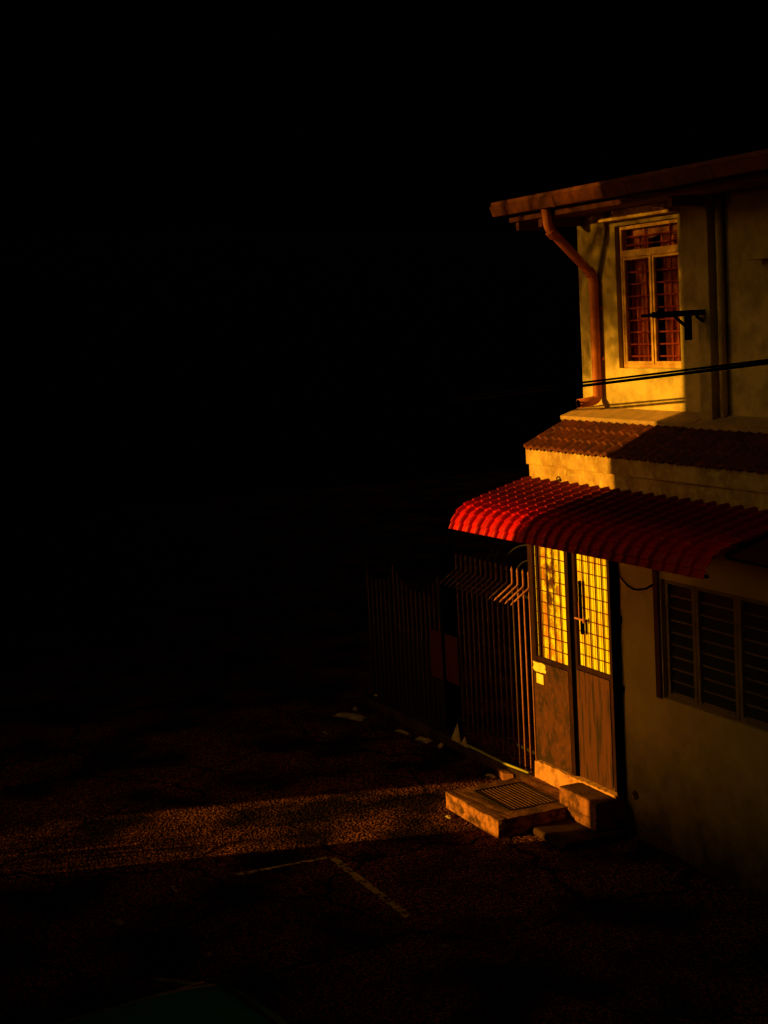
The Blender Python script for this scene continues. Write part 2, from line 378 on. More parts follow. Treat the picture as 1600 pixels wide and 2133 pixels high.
def strip_mark(p, q, w, seed):
    rnd = random.Random(seed); p, q = Vector(p), Vector(q); d = (q - p); n = int(d.length / 0.03) + 1
    nrm = Vector((-d.y, d.x, 0)).normalized(); rows = [[], []]
    for i in range(n + 1):
        c = p + d * i / n
        rows[0].append(c + nrm * (w / 2 + rnd.uniform(-.012, .008))); rows[1].append(c - nrm * (w / 2 + rnd.uniform(-.012, .008)))
    return MB().grid(rows)
structure(strip_mark((0.79, -2.44, 0.004), (0.765, -3.25, 0.004), 0.055, 1).build('parking_line', M['paint']))
structure(strip_mark((0.82, -2.405, 0.0045), (2.36, -2.41, 0.0045), 0.07, 2).build('parking_line', M['paint']))
kb = MB(); kb.box((-3.95, -0.07, 0), (0.14, 0.10, 0.115))
structure(kb.build('kerb', M['kerb'], bevel=0.015))

# ---------------------------------------------------------------- the house
HX0, HX1 = 0.19, 8.5
house = thing('house', (HX0, 0, 0), 'two-storey cream plaster house with tiled lean-to roof, red awning and half sunlit corner', 'house')
w1 = (2.25, 5.46, 1.31, 2.29)
mb = MB(); wall_with_holes(mb, 0.0, HX0, HX1, 0.0, 3.09, [w1], 0.13)
mb.add([(HX0, 0, 0), (HX0, 8, 0), (HX0, 8, 3.5), (HX0, 0.0, 3.09)], [(0, 1, 2, 3)])
mb.add([(HX1, 0, 0), (HX1, 8, 0), (HX1, 8, 3.5), (HX1, 0.0, 3.09)], [(3, 2, 1, 0)])
mb.add([(HX0, 8, 0), (HX1, 8, 0), (HX1, 8, 5.4), (HX0, 8, 5.4)], [(0, 1, 2, 3)])
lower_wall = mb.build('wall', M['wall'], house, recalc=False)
mb = MB()
mb.box((HX0 - 0.012, -0.03, 3.09), (HX1, 0.10, 3.235))
mb.build('eaves_band', M['band'], house, bevel=0.008)
mb = MB(); mb.box((HX0, -0.004, 2.93), (HX1, -0.001, 3.085))
mb.build('plaster_band', M['band'], house)
w2 = (0.82, 1.77, 3.93, 5.17); w3 = (2.96, 4.3, 3.75, 4.76)
mb = MB(); wall_with_holes(mb, 0.6, HX0, HX1, 3.3, 5.36, [w2, w3], 0.14)
mb.add([(HX0, 0.6, 3.3), (HX0, 8, 3.3), (HX0, 8, 5.36), (HX0, 0.6, 5.36)], [(0, 1, 2, 3)])
mb.add([(HX1, 0.6, 3.3), (HX1, 8, 3.3), (HX1, 8, 5.36), (HX1, 0.6, 5.36)], [(3, 2, 1, 0)])
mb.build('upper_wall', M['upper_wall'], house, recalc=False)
MB().box((2.2, 0.47, 3.5), (2.36, 0.6, 5.34)).build('pilaster', M['upper_wall'], house, bevel=0.006)
MB().tube([(2.41, 0.55, 5.34), (2.41, 0.55, 3.52)], 0.03, 10).build('vent_pipe', M['upper_wall'], house, smooth=True)

# lean-to tiles: three courses of rolled tiles with a toothed lower edge
def leanto():
    mb = MB(); per = 0.124; sub = 8
    yT, zT, yB, zB = 0.39, 3.462, -0.055, 3.235
    nx = int((HX1 - HX0) / per * sub)
    courses = 3
    rnd = random.Random(3)
    off = [rnd.uniform(-0.3, 0.3) for _ in range(courses)]
    for c in range(courses):
        t0, t1 = c / courses, (c + 1) / courses + (0.03 if c < courses - 1 else 0)
        rows = []
        for t, lift in ((t0 - 0.02, 0.0), ((t0 + t1) / 2, 0.006), (t1, 0.013), (t1 + 0.001, 0.0)):
            y = yT + (yB - yT) * t; z = zT + (zB - zT) * t
            row = []
            for i in range(nx + 1):
                x = HX0 + 0.005 + per * i / sub
                ph = (i / sub + 0.22 * c) % 1.0
                tri = 1 - abs(2 * ph - 1)
                hgt = 0.031 * (tri ** 0.8)
                tile = int(i / sub + 0.22 * c)
                jit = (((tile * 7919 + c * 104729) % 97) / 97 - 0.5)
                row.append((x, y + jit * 0.012 * (1 if c < courses - 1 else 0.3), z + hgt + lift + jit * 0.006 - (0.0 if t <= t1 else 0.014)))
            rows.append(row)
        mb.grid(rows)
    # underside
    rows = []
    for y, z in ((yB + 0.01, zB - 0.004), (yT, zT - 0.03)):
        rows.append([(HX0 + 0.005 + per * i / sub, y, z + (0.030 * ((1 - abs(2 * ((i / sub + 0.44) % 1.0) - 1)) ** 0.8) if y < 0 else 0)) for i in range(nx + 1)])
    mb.grid(rows)
    return mb
leanto().build('lean_to_roof', M['tile'], house, recalc=False)
mb = MB()
mb.prism([(0.36, 3.475), (0.36, 3.505), (0.6, 3.575), (0.6, 3.45), (0.42, 3.42)], 'x', HX0 - 0.03, 2.2)
mb.build('flashing', M['flashing'], house, bevel=0.006)
mb = MB()
mb.prism([(0.355, 3.47), (0.355, 3.5), (0.6, 3.56), (0.6, 3.45), (0.42, 3.42)], 'x', 2.2, HX1)
mb.build('flashing', M['flashing'], house)

# main roof, gutter, fascia, soffit
RX0 = -0.28
rf = MB()
rows = []
for t, lift in [(i / 12, 0) for i in range(13)]:
    for dz in ((0.0, 0.02) if 0 < t < 1 else (0.02,)):
        y, z = -0.02 + 4.1 * t, 5.46 + 0.22 * t
        rows.append([(RX0 + 0.04 * i, y, z + dz + 0.018 * abs(sin(pi * 0.04 * i / 0.22))) for i in range(int((HX1 - RX0) / 0.04) + 1)])
rf.grid(rows)
rf.add([(RX0, -0.02, 5.45), (HX1, -0.02, 5.45), (HX1, 4.08, 5.66), (RX0, 4.08, 5.66)], [(3, 2, 1, 0)])
rf.add([(RX0, 4.08, 5.69), (HX1, 4.08, 5.69), (HX1, 8.2, 5.45), (RX0, 8.2, 5.45)], [(0, 1, 2, 3)])
rf.add([(HX0, 0.6, 5.36), (HX0, 8, 5.36), (HX0, 4.08, 5.6)], [(0, 1, 2)])
rf.add([(HX1, 0.6, 5.36), (HX1, 8, 5.36), (HX1, 4.08, 5.6)], [(0, 1, 2)])
roof = rf.build('roof', M['tile'], house)
MB().box((RX0, -0.028, 5.452), (HX1, 0.02, 5.487)).build('roof_edge', M['fascia'], house, bevel=0.004)
gt = MB()
for i in range(8):     # gutter in lengths with joint collars
    x0 = RX0 - 0.02 + i * 1.13; x1 = min(x0 + 1.127, HX1)
    gt.prism([(0.0, 5.36), (-0.035, 5.45), (-0.025, 5.45), (0.006, 5.368), (0.10, 5.368), (0.10, 5.36)], 'x', x0, x1)
    if i: gt.prism([(-0.004, 5.353), (-0.041, 5.452), (-0.0355, 5.452), (0.0, 5.3595), (0.10, 5.3595), (0.10, 5.353)], 'x', x0 - 0.02, x0 + 0.02)
gt.build('gutter', M['fascia'], house)
MB().box((RX0 + 0.05, 0.13, 5.298), (HX1, 0.16, 5.352)).build('fascia_board', M['fascia'], house, bevel=0.004)
MB().box((RX0 + 0.05, 0.16, 5.30), (HX1, 0.602, 5.315)).build('soffit', M['soffit'], house)
for x in (RX0 + 0.1, 0.24, 2.27, 4.4, 6.5): MB().box((x, 0.17, 5.22), (x + 0.06, 0.6, 5.30)).build('rafter_end', M['soffit'], house, bevel=0.004)

# drain pipe with diagonal offset and outlet shoe
def arc_path(pts, rad=0.05, n=5):
    pts = [Vector(p) for p in pts]; out = [pts[0]]
    for i in range(1, len(pts) - 1):
        a = (pts[i - 1] - pts[i]).normalized(); b = (pts[i + 1] - pts[i]).normalized()
        p0, p1 = pts[i] + a * rad, pts[i] + b * rad
        for k in range(n + 1):
            t = k / n
            out.append(p0 * (1 - t) ** 2 + pts[i] * 2 * t * (1 - t) + p1 * t ** 2)
    out.append(pts[-1]); return out
px = 0.53
dp = MB()
dp.tube(arc_path([(px + 0.02, 0.07, 5.37), (px + 0.02, 0.09, 5.19), (px, 0.545, 4.76), (px, 0.545, 3.645), (px, 0.34, 3.625)], 0.06), 0.042, 16)
pipe = dp.build('drain_pipe', M['pipe'], house, smooth=True)
def ring(p, q, r): MB().tube([p, q], r, 16).build('pipe_collar', M['pipe'], pipe)
ring((px + 0.02, 0.105, 5.165), (px + 0.018, 0.15, 5.125), 0.049)
ring((px, 0.50, 4.80), (px, 0.535, 4.767), 0.049)
ring((px, 0.545, 4.68), (px, 0.545, 4.64), 0.048)
MB().tube([(px, 0.345, 3.6256), (px, 0.337, 3.6248)], 0.036, 16).build('outlet', M['black'], pipe)
for z in (4.45, 4.0): MB().box((px - 0.085, 0.58, z), (px + 0.055, 0.598, z + 0.03)).build('pipe_strap', M['pipe'], pipe)

# upper window with transom, grille and curtain
def upper_window():
    a, b, c, d = w2; y = 0.645; ft = 0.034
    f = MB()
    f.box((a, y, c), (a + ft, y + 0.06, d)); f.box((b - ft, y, c), (b, y + 0.06, d))
    f.box((a + ft, y, c), (b - ft, y + 0.06, c + ft)); f.box((a + ft, y, d - ft), (b - ft, y + 0.06, d))
    f.box((a + ft, y - 0.015, 4.895), (b - ft, y + 0.06, 4.955))
    mid = (a + b) / 2
    f.box((mid - 0.012, y - 0.006, c + ft), (mid + 0.012, y + 0.05, 4.895))
    wn = f.build('window', M['window_frame'], house, bevel=0.004)
    sh = MB()
    for x0, x1 in ((a + ft, mid - 0.012), (mid + 0.012, b - ft)):
        z0, z1 = c + ft, 4.895; s = 0.024; yy = y + 0.006
        sh.box((x0, yy, z0), (x0 + s, yy + 0.03, z1)); sh.box((x1 - s, yy, z0), (x1, yy + 0.03, z1))
        sh.box((x0 + s, yy, z0), (x1 - s, yy + 0.03, z0 + s)); sh.box((x0 + s, yy, z1 - s), (x1 - s, yy + 0.03, z1))
    sh.build('sash', M['window_frame'], wn, bevel=0.003)
    p = MB()
    for x0, x1, z0, z1 in ((a + ft + 0.024, mid - 0.036, c + ft + 0.024, 4.871), (mid + 0.036, b - ft - 0.024, c + ft + 0.024, 4.871), (a + ft, b - ft, 4.955, d - ft)):
        p.box((x0, y + 0.024, z0), (x1, y + 0.028, z1))
    p.build('pane', M['glass'], wn)
    gr = MB()
    for k in range(9): gr.bar((a + 0.03, y + 0.05, c + 0.10 + 0.105 * k), (b - 0.03, y + 0.05, c + 0.10 + 0.105 * k), 0.013)
    for z in (5.0, 5.07): gr.bar((a + 0.03, y + 0.05, z), (b - 0.03, y + 0.05, z), 0.013)
    for x in (mid - 0.15, mid + 0.22): gr.bar((x, y + 0.06, c + 0.02), (x, y + 0.06, d - 0.02), 0.012, upv=(1, 0, 0))
    gr.build('grille', M['window_grille'], wn)
    cu = MB(); rnd = random.Random(5)
    for x0, x1 in ((a - 0.02, mid - 0.13), (mid + 0.01, b - 0.06)):
        n = 60; rows = []
        for j in range(13):
            t = j / 12; row = []
            for i in range(n + 1):
                u = i / n; x = x0 + (x1 - x0) * u
                fold = 0.018 * sin(u * 26 + 0.9 * sin(t * 3 + x0)) + 0.010 * sin(u * 57 + t * 1.3)
                row.append((x, y + 0.105 + fold, c - 0.05 + (d - c + 0.08) * t))
            rows.append(row)
        cu.grid(rows)
    o = cu.build('curtain', M['curtain'], wn, smooth=True)
    so = o.modifiers.new('thickness', 'SOLIDIFY'); so.thickness = 0.003
    va = MB(); rows = []
    for j in range(3):
        rows.append([(a + 0.12 + (b - a - 0.1) * i / 50, y + 0.078 + 0.006 * sin(i * 1.1), d - 0.115 + 0.05 * j + 0.008 * sin(i * .31)) for i in range(51)])
    va.grid(rows); vo = va.build('pelmet', M['pelmet'], wn, smooth=True)
    so = vo.modifiers.new('thickness', 'SOLIDIFY'); so.thickness = 0.003
upper_window()
hd = MB(); hd.box((0.64, 0.50, 5.215), (1.80, 0.6, 5.245)); hd.box((0.98, 0.47, 5.245), (1.78, 0.6, 5.298))
hd.build('window_hood', M['band'], house, bevel=0.006)
hd = MB(); hd.box((2.85, 0.47, 4.765), (4.4, 0.6, 4.83))
hd.build('window_hood', M['upper_wall'], house, bevel=0.006)
f = MB()
for x in (2.96, 3.40, 3.84, 4.26): f.box((x, 0.65, 3.75), (x + 0.04, 0.70, 4.76))
f.box((3.0, 0.66, 3.75), (4.26, 0.69, 3.79)); f.box((3.0, 0.66, 4.72), (4.26, 0.69, 4.76))
wn = f.build('window', M['brown_frame'], house)
MB().box((3.0, 0.70, 3.79), (4.26, 0.705, 4.72)).build('pane', M['smoke_glass'], wn)

# louvred window on the ground floor
def louvre_window():
    xs = [2.25, 2.665, 3.20, 3.74, 4.28, 4.82, 5.46]; c, d = 1.31, 2.29; y = 0.035
    for i in range(len(xs) - 1):
        a, b = xs[i] + 0.003, xs[i + 1] - 0.003; ft = 0.042
        f = MB()
        f.box((a, y, c), (a + ft, y + 0.06, d)); f.box((b - ft, y, c), (b, y + 0.06, d))
        f.box((a + ft, y, c), (b - ft, y + 0.06, c + ft)); f.box((a + ft, y, d - ft), (b - ft, y + 0.06, d))
        f.box((a + ft, y - 0.008, c + 0.003), (b - ft, y - 0.0001, c + 0.018)); f.box((a + ft, y - 0.008, d - 0.018), (b - ft, y - 0.0001, d - 0.003))
        wn = f.build('window', M['brown_frame'], house, bevel=0.004)
        bl = MB(); eg = MB(); n = 9; st = (d - c - 2 * ft) / n
        for k in range(n):
            z = c + ft + st * (k + 0.5)
            p = [(y + 0.015, z - st * 0.42), (y + 0.02, z - st * 0.44), (y + 0.058, z + st * 0.46), (y + 0.053, z + st * 0.48)]
            bl.prism(p, 'x', a + ft + 0.004, b - ft - 0.004)
            eg.box((a + ft + 0.03, y + 0.004, z - st * 0.48), (b - ft - 0.004, y + 0.014, z - st * 0.36))
        bl.build('louvre_blades', M['smoke_glass'], wn)
        eg.build('blade_holders', M['brown_frame'], wn)
louvre_window()
MB().box((2.165, -0.02, 1.30), (2.235, -0.002, 2.42)).build('reveal_strip', M['soffit'], house, bevel=0.004)  # dark strip standing in for the shaded window reveal

# double door
YD = -0.06
def door_leaf(name, x0, x1, zb, zt, pane, cols, rows, panelmat, glassmat, fine, yd, extra_bar=None, pitch=None):
    px0, px1, pz0, pz1 = pane
    f = MB()
    f.box((x0, yd, zb), (px0, -0.002, zt)); f.box((px1, yd, zb), (x1, -0.002, zt))
    f.box((px0, yd, pz1), (px1, -0.002, zt)); f.box((px0, yd + 0.002, pz0 - 0.04), (px1, -0.002, pz0))
    dr = f.build('door', M['dark_wood'], house, bevel=0.003)
    MB().box((x0 + 0.012, yd - 0.004, zb + 0.005), (x1 - 0.06, yd - 0.0005, pz0 - 0.045)).build('lower_panel', panelmat, dr)
    MB().box((px0, yd + 0.028, pz0), (px1, yd + 0.034, pz1)).build('pane', glassmat, dr)
    gr = MB(); gy = yd + 0.006
    for i in range(1, cols):
        x = px0 + (px1 - px0) * i / cols
        gr.box((x - 0.0055, gy + 0.006, pz0), (x + 0.0055, gy + 0.014, pz1))
    for i in range(rows):
        z = pz0 + 0.105 * (i + 0.95)
        if z < pz1: gr.box((px0, gy + 0.0143, z - 0.0045), (px1, gy + 0.020, z + 0.0045))
    gr.build('grille', M['grille'], dr)
    if extra_bar: MB().box((extra_bar[0], gy - 0.006, pz0), (extra_bar[1], gy + 0.020, pz1)).build('stile', M['dark_wood'], dr)
    if fine:
        fm = MB()
        for i in range(cols):
            x = px0 + (px1 - px0) * (i + 0.5) / cols
            fm.box((x - 0.0018, yd + 0.0255, pz0), (x + 0.0018, yd + 0.0278, pz1))
        fm.build('glass_seams', M['dark_wood'], dr)
    return dr
dl = door_leaf('door', 0.235, 0.925, 0.335, 2.46, (0.290, 0.862, 1.325, 2.42), 5, 10, M['door_panel'], M['door_glass_stained'], False, -0.075, (0.352, 0.388))
dr2 = door_leaf('door', 0.975, 1.585, 0.35, 2.46, (1.012, 1.535, 1.365, 2.42), 5, 10, M['door_streak'], M['door_glass'], True, -0.06)
lk = MB(); lk.box((1.092, -0.075, 1.80), (1.122, -0.056, 2.13)); lk.box((1.11, -0.08, 1.66), (1.145, -0.056, 1.78))
lk.build('lock_bar', M['black'], dr2, bevel=0.003)
lt = MB(); lt.box((1.015, -0.080, 1.782), (1.165, -0.070, 1.797)); lt.box((1.155, -0.082, 1.765), (1.172, -0.066, 1.812)); lt.tube([(1.088, -0.072, 1.95), (1.088, -0.072, 1.80)], 0.006, 8)
lt.build('latch', M['salmon_lit_rod'], dr2, bevel=0.002)
MB().box((0.927, -0.055, 0.345), (0.973, -0.003, 2.46)).build('door_post', M['black'], house)
MB().box((1.588, -0.066, 0.33), (1.632, -0.001, 2.47)).build('door_post', M['black'], house)
MB().box((0.195, -0.066, 0.32), (0.232, -0.001, 2.47)).build('door_post', M['dark_wood'], house)
MB().box((0.24, -0.05, 2.465), (1.58, -0.002, 2.56)).build('door_head', M['dark_wood'], house)
for z, q in ((1.835, .065), (1.245, .045)): MB().box((1.634, -0.05, z), (1.665, -0.001, z + q)).build('hinge', M['black'], house, bevel=0.006)
th = MB(); rnd = random.Random(4); rows = [[], [], []]
for i in range(41):
    x = 0.215 + 1.40 * i / 40; j = rnd.uniform(-.008, .008)
    rows[0].append((x, -0.098 + rnd.uniform(-.004, .004), 0.12)); rows[1].append((x, -0.092 + rnd.uniform(-.004, .004), 0.318 + 0.018 * i / 40 + j)); rows[2].append((x, -0.0, 0.33 + 0.018 * i / 40 + j * .3))
th.grid(rows); th.add([rows[0][-1], rows[1][-1], rows[2][-1], (1.615, 0, 0.12)], [(0, 1, 2, 3)])
th.build('threshold', M['threshold'], house)

# awning of pressed-metal tiles curving down at the front edge
def awning():
    per = 0.165; AX0, AX1 = 0.19, 4.0
    path = []
    p0, p1 = Vector((0.0, 2.945)), Vector((-0.62, 2.775))
    n = 12
    for i in range(n + 1): path.append(p0.lerp(p1, i / n))
    cpts = [Vector((-0.62, 2.775)), Vector((-0.74, 2.742)), Vector((-0.80, 2.66)), Vector((-0.815, 2.57))]
    for i in range(1, 9):
        t = i / 8; a, b, c, d = cpts
        path.append(a * (1 - t) ** 3 + b * 3 * t * (1 - t) ** 2 + c * 3 * t * t * (1 - t) + d * t ** 3)
    # arc length with course steps
    def prof(u):   # rib profile within one period
        u = u % 1.0
        if u < 0.21: return 0.034 * sin(pi * u / 0.21) ** 0.6
        return 0.003 * (1 + cos(2 * pi * (u - 0.21) / 0.79 * 2)) * 0.5
    us = [0, .03, .07, .105, .14, .18, .21, .40, .60, .80]
    cols = []
    nper = int(round((AX1 - AX0) / per))
    for k in range(nper):
        for u in us: cols.append((k + u, AX0 + (k + u) * (AX1 - AX0) / nper))
    cols.append((nper, AX1))
    acc = [0]
    for i in range(1, len(path)): acc.append(acc[-1] + (path[i] - path[i - 1]).length)
    tot = acc[-1]; course = 0.088
    stops = []
    k = 0
    while k * course < tot + 0.05:
        s0, s1 = k * course, min((k + 1) * course, tot)
        if s0 >= tot - 0.01: break
        for t in (0.0, 0.33, 0.66, 0.985): stops.append((s0 + (s1 - s0) * t, 0.013 * t))
        k += 1
    def at(s):
        for i in range(1, len(path)):
            if s <= acc[i] + 1e-6:
                t = (s - acc[i - 1]) / (acc[i] - acc[i - 1]); break
        else: i, t = len(path) - 1, 1
        p = path[i - 1].lerp(path[i], t); d = (path[i] - path[i - 1]).normalized()
        return p, Vector((d.y, -d.x)) if False else Vector((-abs(d.y), abs(d.x)))
    mb = MB(); rows = []
    for s, l in stops:
        p, nrm = at(s); row = []
        for u, x in cols:
            h = prof(u) + l
            dz = 0.010 * (x - AX0) / (AX1 - AX0) * 3 * (s / tot)
            row.append((x, p.x + nrm.x * h, p.y + nrm.y * h + dz))
        rows.append(row)
    mb.grid(rows)
    return mb
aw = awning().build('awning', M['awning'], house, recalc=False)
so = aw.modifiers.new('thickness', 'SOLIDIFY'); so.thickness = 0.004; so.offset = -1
fr = MB()
for x in (0.25, 1.7, 3.0, 3.95):
    fr.bar((x, -0.01, 2.90), (x, -0.60, 2.735), 0.025, 0.03); fr.bar((x, -0.01, 2.55), (x, -0.58, 2.715), 0.02)
for y, z in ((-0.2, 2.855), (-0.45, 2.785), (-0.775, 2.60)): fr.bar((0.22, y, z), (3.98, y, z + 0.012), 0.025, 0.02)
fr.build('awning_frame', M['iron'], house)
# ring stain and hook above the awning
hk = MB(); hk.tube([(0.72 + 0.035 * cos(a), -0.012, 2.975 + 0.035 * sin(a)) for a in [i * pi / 10 for i in range(20)]], 0.004, 6); hk.box((0.735, -0.02, 2.97), (0.76, -0.004, 2.99))
hk.build('hook', M['iron'], house)
# patch of fallen plaster at the wall foot
pt = MB(); rnd = random.Random(9)
pt.add([(1.78 + 0.05 * cos(a) * rnd.uniform(.7, 1.2), -0.002, 0.375 + 0.045 * sin(a) * rnd.uniform(.7, 1.2)) for a in [i * pi / 7 for i in range(14)]], [tuple(range(14))])
pt.build('bare_patch', M['door_panel'], house)

# notices stuck to the door
def ragged(cx, cz, w, hh, y, seed, n=18):
    rnd = random.Random(seed); vs = []
    for k in range(n):
        a = 2 * pi * k / n; q = 1 / max(abs(cos(a)), abs(sin(a))) * rnd.uniform(0.78, 1.0)
        vs.append((cx + w / 2 * cos(a) * q, cz + hh / 2 * sin(a) * q))
    return MB().prism(vs, 'y', y, y + 0.002)
n1 = ragged(0.36, 1.228, 0.25, 0.10, -0.083, 3).build('notice', M['paper'])
tag(n1, 'torn yellowed notice pasted just below the left door glass', 'notice')
nb = MB(); nb.prism([(0.297, 1.075), (0.425, 1.075), (0.425, 1.165), (0.30, 1.168)], 'y', -0.083, -0.081)
tag(nb.build('notice', M['paper']), 'small square notice under the torn one on the door', 'notice')

# slack wire across the wall
wr = MB(); wp = [(1.60, 2.34), (1.65, 2.28), (1.716, 2.22), (1.80, 2.172), (1.892, 2.155), (1.98, 2.163), (2.07, 2.186), (2.183, 2.237)]
wr.tube([(x, -0.022, z) for x, z in wp], 0.007, 6)
tag(wr.build('wire', M['black'], smooth=True), 'slack black wire sagging between door frame and louvred window', 'wire')

# cable bracket on the pilaster
br = thing('cable_bracket', (2.28, 0.47, 4.38), 'black iron bracket arm sticking out from the pilaster beside the upper window', 'bracket')
MB().box((2.25, 0.0, 4.365), (2.31, 0.468, 4.412)).build('arm', M['black'], br)
MB().tube([(2.28, 0.0, 4.388), (2.28, -0.11, 4.386)], 0.013, 8).build('rod', M['black'], br)
MB().box((2.26, 0.30, 4.175), (2.30, 0.345, 4.364)).build('post', M['black'], br)
MB().bar((2.28, 0.20, 4.364), (2.28, 0.30, 4.285), 0.02).build('brace', M['black'], br)
MB().bar((2.28, 0.40, 4.364), (2.28, 0.468, 4.315), 0.02).build('brace', M['black'], br)

# overhead cables running along the front
def cable(z0, z1, r, y0, y1):
    mb = MB(); pts = []
    xa, xb = -9.0, 11.0
    for i in range(41):
        t = i / 40; x = xa + (xb - xa) * t
        z = z0 + (z1 - z0) * (x - 1.9) / 2.3
        pts.append((x, y0 + (y1 - y0) * t, z + 0.0018 * (x - 3) ** 2 * 0.3))
    return mb.tube(pts, r, 8)
tag(cable(3.882, 4.056, 0.0085, -0.45, -0.45).build('overhead_cable', M['black'], smooth=True), 'upper of two black cables strung past the sunlit upper wall', 'cable', 'cables strung along the house front')
tag(cable(3.856, 4.036, 0.0115, -0.45, -0.45).build('overhead_cable', M['black'], smooth=True), 'lower, thicker of two black cables strung past the upper wall', 'cable', 'cables strung along the house front')

# ---------------------------------------------------------------- steps and drain
sl = MB(); rnd = random.Random(11)
pl = [(0.17, -1.0), (1.15, -1.0), (1.15, -0.70), (1.70, -0.68), (1.75, -0.105), (0.12, -0.105)]
sb = MB()
# main slab as a ring of concrete around the grate
gx0, gx1, gy0, gy1 = 0.27, 0.985, -0.785, -0.29
sb.box((0.15, -1.0, 0), (1.155, gy0, 0.16)); sb.box((0.15, gy1, 0), (1.155, -0.10, 0.16))
sb.box((0.15, gy0, 0), (gx0, gy1, 0.16)); sb.box((gx1, gy0, 0), (1.155, gy1, 0.16))
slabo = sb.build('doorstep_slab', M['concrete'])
bm = bmesh.new(); bm.from_mesh(slabo.data); bmesh.ops.remove_doubles(bm, verts=bm.verts, dist=0.0005)
# drop the interior faces shared by neighbouring boxes
seen = {}
for fc in bm.faces:
    k = tuple(round(c, 3) for c in fc.calc_center_median()); seen.setdefault(k, []).append(fc)
bmesh.ops.subdivide_edges(bm, edges=[e for e in bm.edges if e.calc_length() > 0.1], cuts=5, use_grid_fill=True)
for v in bm.verts:
    x, y, z = v.co
    edge = (abs(y + 1.0) < .002 or abs(x - 1.155) < .002 or abs(x - 0.15) < .002)
    if edge:
        q = rnd.uniform(-.010, .006)
        if abs(y + 1.0) < .002: v.co.y -= q
        if abs(x - 1.155) < .002: v.co.x += q
        if abs(x - 0.15) < .002: v.co.x += q * 1.6
    if abs(z - 0.16) < .002: v.co.z += rnd.uniform(-.004, .003)
bm.to_mesh(slabo.data); bm.free()
tag(slabo, 'broken-edged concrete slab before the door with a grate set in it', 'doorstep')
ls = MB(); ls.box((1.165, -0.70, 0), (1.75, -0.10, 0.065))
tag(ls.build('apron_slab', M['kerb'], bevel=0.02), 'low dark concrete apron right of the grated doorstep slab', 'slab')
gr = thing('drain_grate', (0.63, -0.54, 0.06), 'galvanised drain grate of parallel bars set in the doorstep slab', 'grate')
MB().box((gx0 + 0.003, gy0 + 0.003, 0.001), (gx1 - 0.003, gy1 - 0.003, 0.01)).build('drain_bed', M['void'], gr)
fm = MB()
fm.box((gx0 + 0.004, gy0 + 0.004, 0.13), (gx0 + 0.03, gy1 - 0.004, 0.163)); fm.box((gx1 - 0.03, gy0 + 0.004, 0.13), (gx1 - 0.004, gy1 - 0.004, 0.163))
fm.box((gx0 + 0.03, gy0 + 0.004, 0.13), (gx1 - 0.03, gy0 + 0.022, 0.163)); fm.box((gx0 + 0.03, gy1 - 0.022, 0.13), (gx1 - 0.03, gy1 - 0.004, 0.163))
fm.build('frame', M['iron'], gr)
nb_ = 12
for k in range(nb_):
    y = gy0 + 0.022 + (gy1 - gy0 - 0.044) * (k + 0.5) / nb_
    MB().box((gx0 + 0.03, y - 0.006, 0.151), (gx1 - 0.03, y + 0.006, 0.160)).build('bar', M['grate'], gr)
st = MB(); st.box((1.03, -0.315, 0.161), (1.64, -0.105, 0.318))
st.box((1.160, -0.315, 0.066), (1.64, -0.105, 0.160))
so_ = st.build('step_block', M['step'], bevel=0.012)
tag(so_, 'single concrete step block set against the right door leaf', 'step')

# ---------------------------------------------------------------- fence and gate
fence = thing('fence', (-0.75, 0.02, 0.115), 'brown iron railing with bent double-pointed spikes next to the door', 'fence')
def spear(mb, p, d, l=0.05, r=0.013):
    p, d = Vector(p), Vector(d).normalized()
    mb.tube([p - d * 0.01, p + d * l * 0.3, p + d * l], [0.006, r, 0.001], 8)
FY = 0.02; k = 0
xs = [0.045 - 0.108 * i for i in range(15)]
for i, x in enumerate(xs):
    b = MB(); b.tube([(x, FY, 0.11), (x, FY, 1.89)], 0.0085, 8)
    b.build('bar', M['salmon_lit_rod'] if i < 3 else M['rod'], fence, smooth=True)
    s = MB(); s.tube([(x, FY - 0.165, 1.80), (x, FY - 0.01, 1.905), (x, FY, 1.92), (x, FY, 2.03)], 0.0095, 8)
    spear(s, (x, FY, 2.03), (0, 0, 1)); spear(s, (x, FY - 0.165, 1.80), (0, -0.155, -0.105))
    s.build('spike', M['salmon_lit_rod'] if i < 4 else M['rod'], fence, smooth=True)
MB().box((-1.6, FY + 0.010, 1.80), (0.16, FY + 0.03, 1.83)).build('rail', M['iron'], fence)
MB().box((-1.6, FY + 0.010, 0.30), (0.16, FY + 0.03, 0.33)).build('rail', M['iron'], fence)
MB().tube([(0.135, FY - 0.02, 0.11), (0.135, FY - 0.02, 1.90)], 0.016, 10).build('end_post', M['salmon_lit_rod'], fence, smooth=True)
sc = MB()
for r0 in (0.36, 0.62, 0.80):
    sc.tube([(0.13 - r0 * sin(a), FY + 0.02, 2.0 + 0.34 * cos(a) * r0 / 0.62 - 0.02) for a in [i * (pi / 2) / 12 for i in range(13)]], 0.009, 6)
sc.tube([(-0.72 + 0.10 * cos(a) * (1 - a / 14), FY + 0.02, 2.10 + 0.10 * sin(a) * (1 - a / 14)) for a in [i * 0.45 for i in range(22)]], 0.008, 6)
sc.build('scroll', M['iron'], fence, smooth=True)
MB().box((-1.80, 0.0, 0.0), (-1.65, 0.10, 2.12)).build('post', M['black'], fence, bevel=0.01)
gate = thing('gate', (-3.1, 0.02, 0.03), 'brown two-leaf iron gate with dipping top and solid lower half', 'gate')
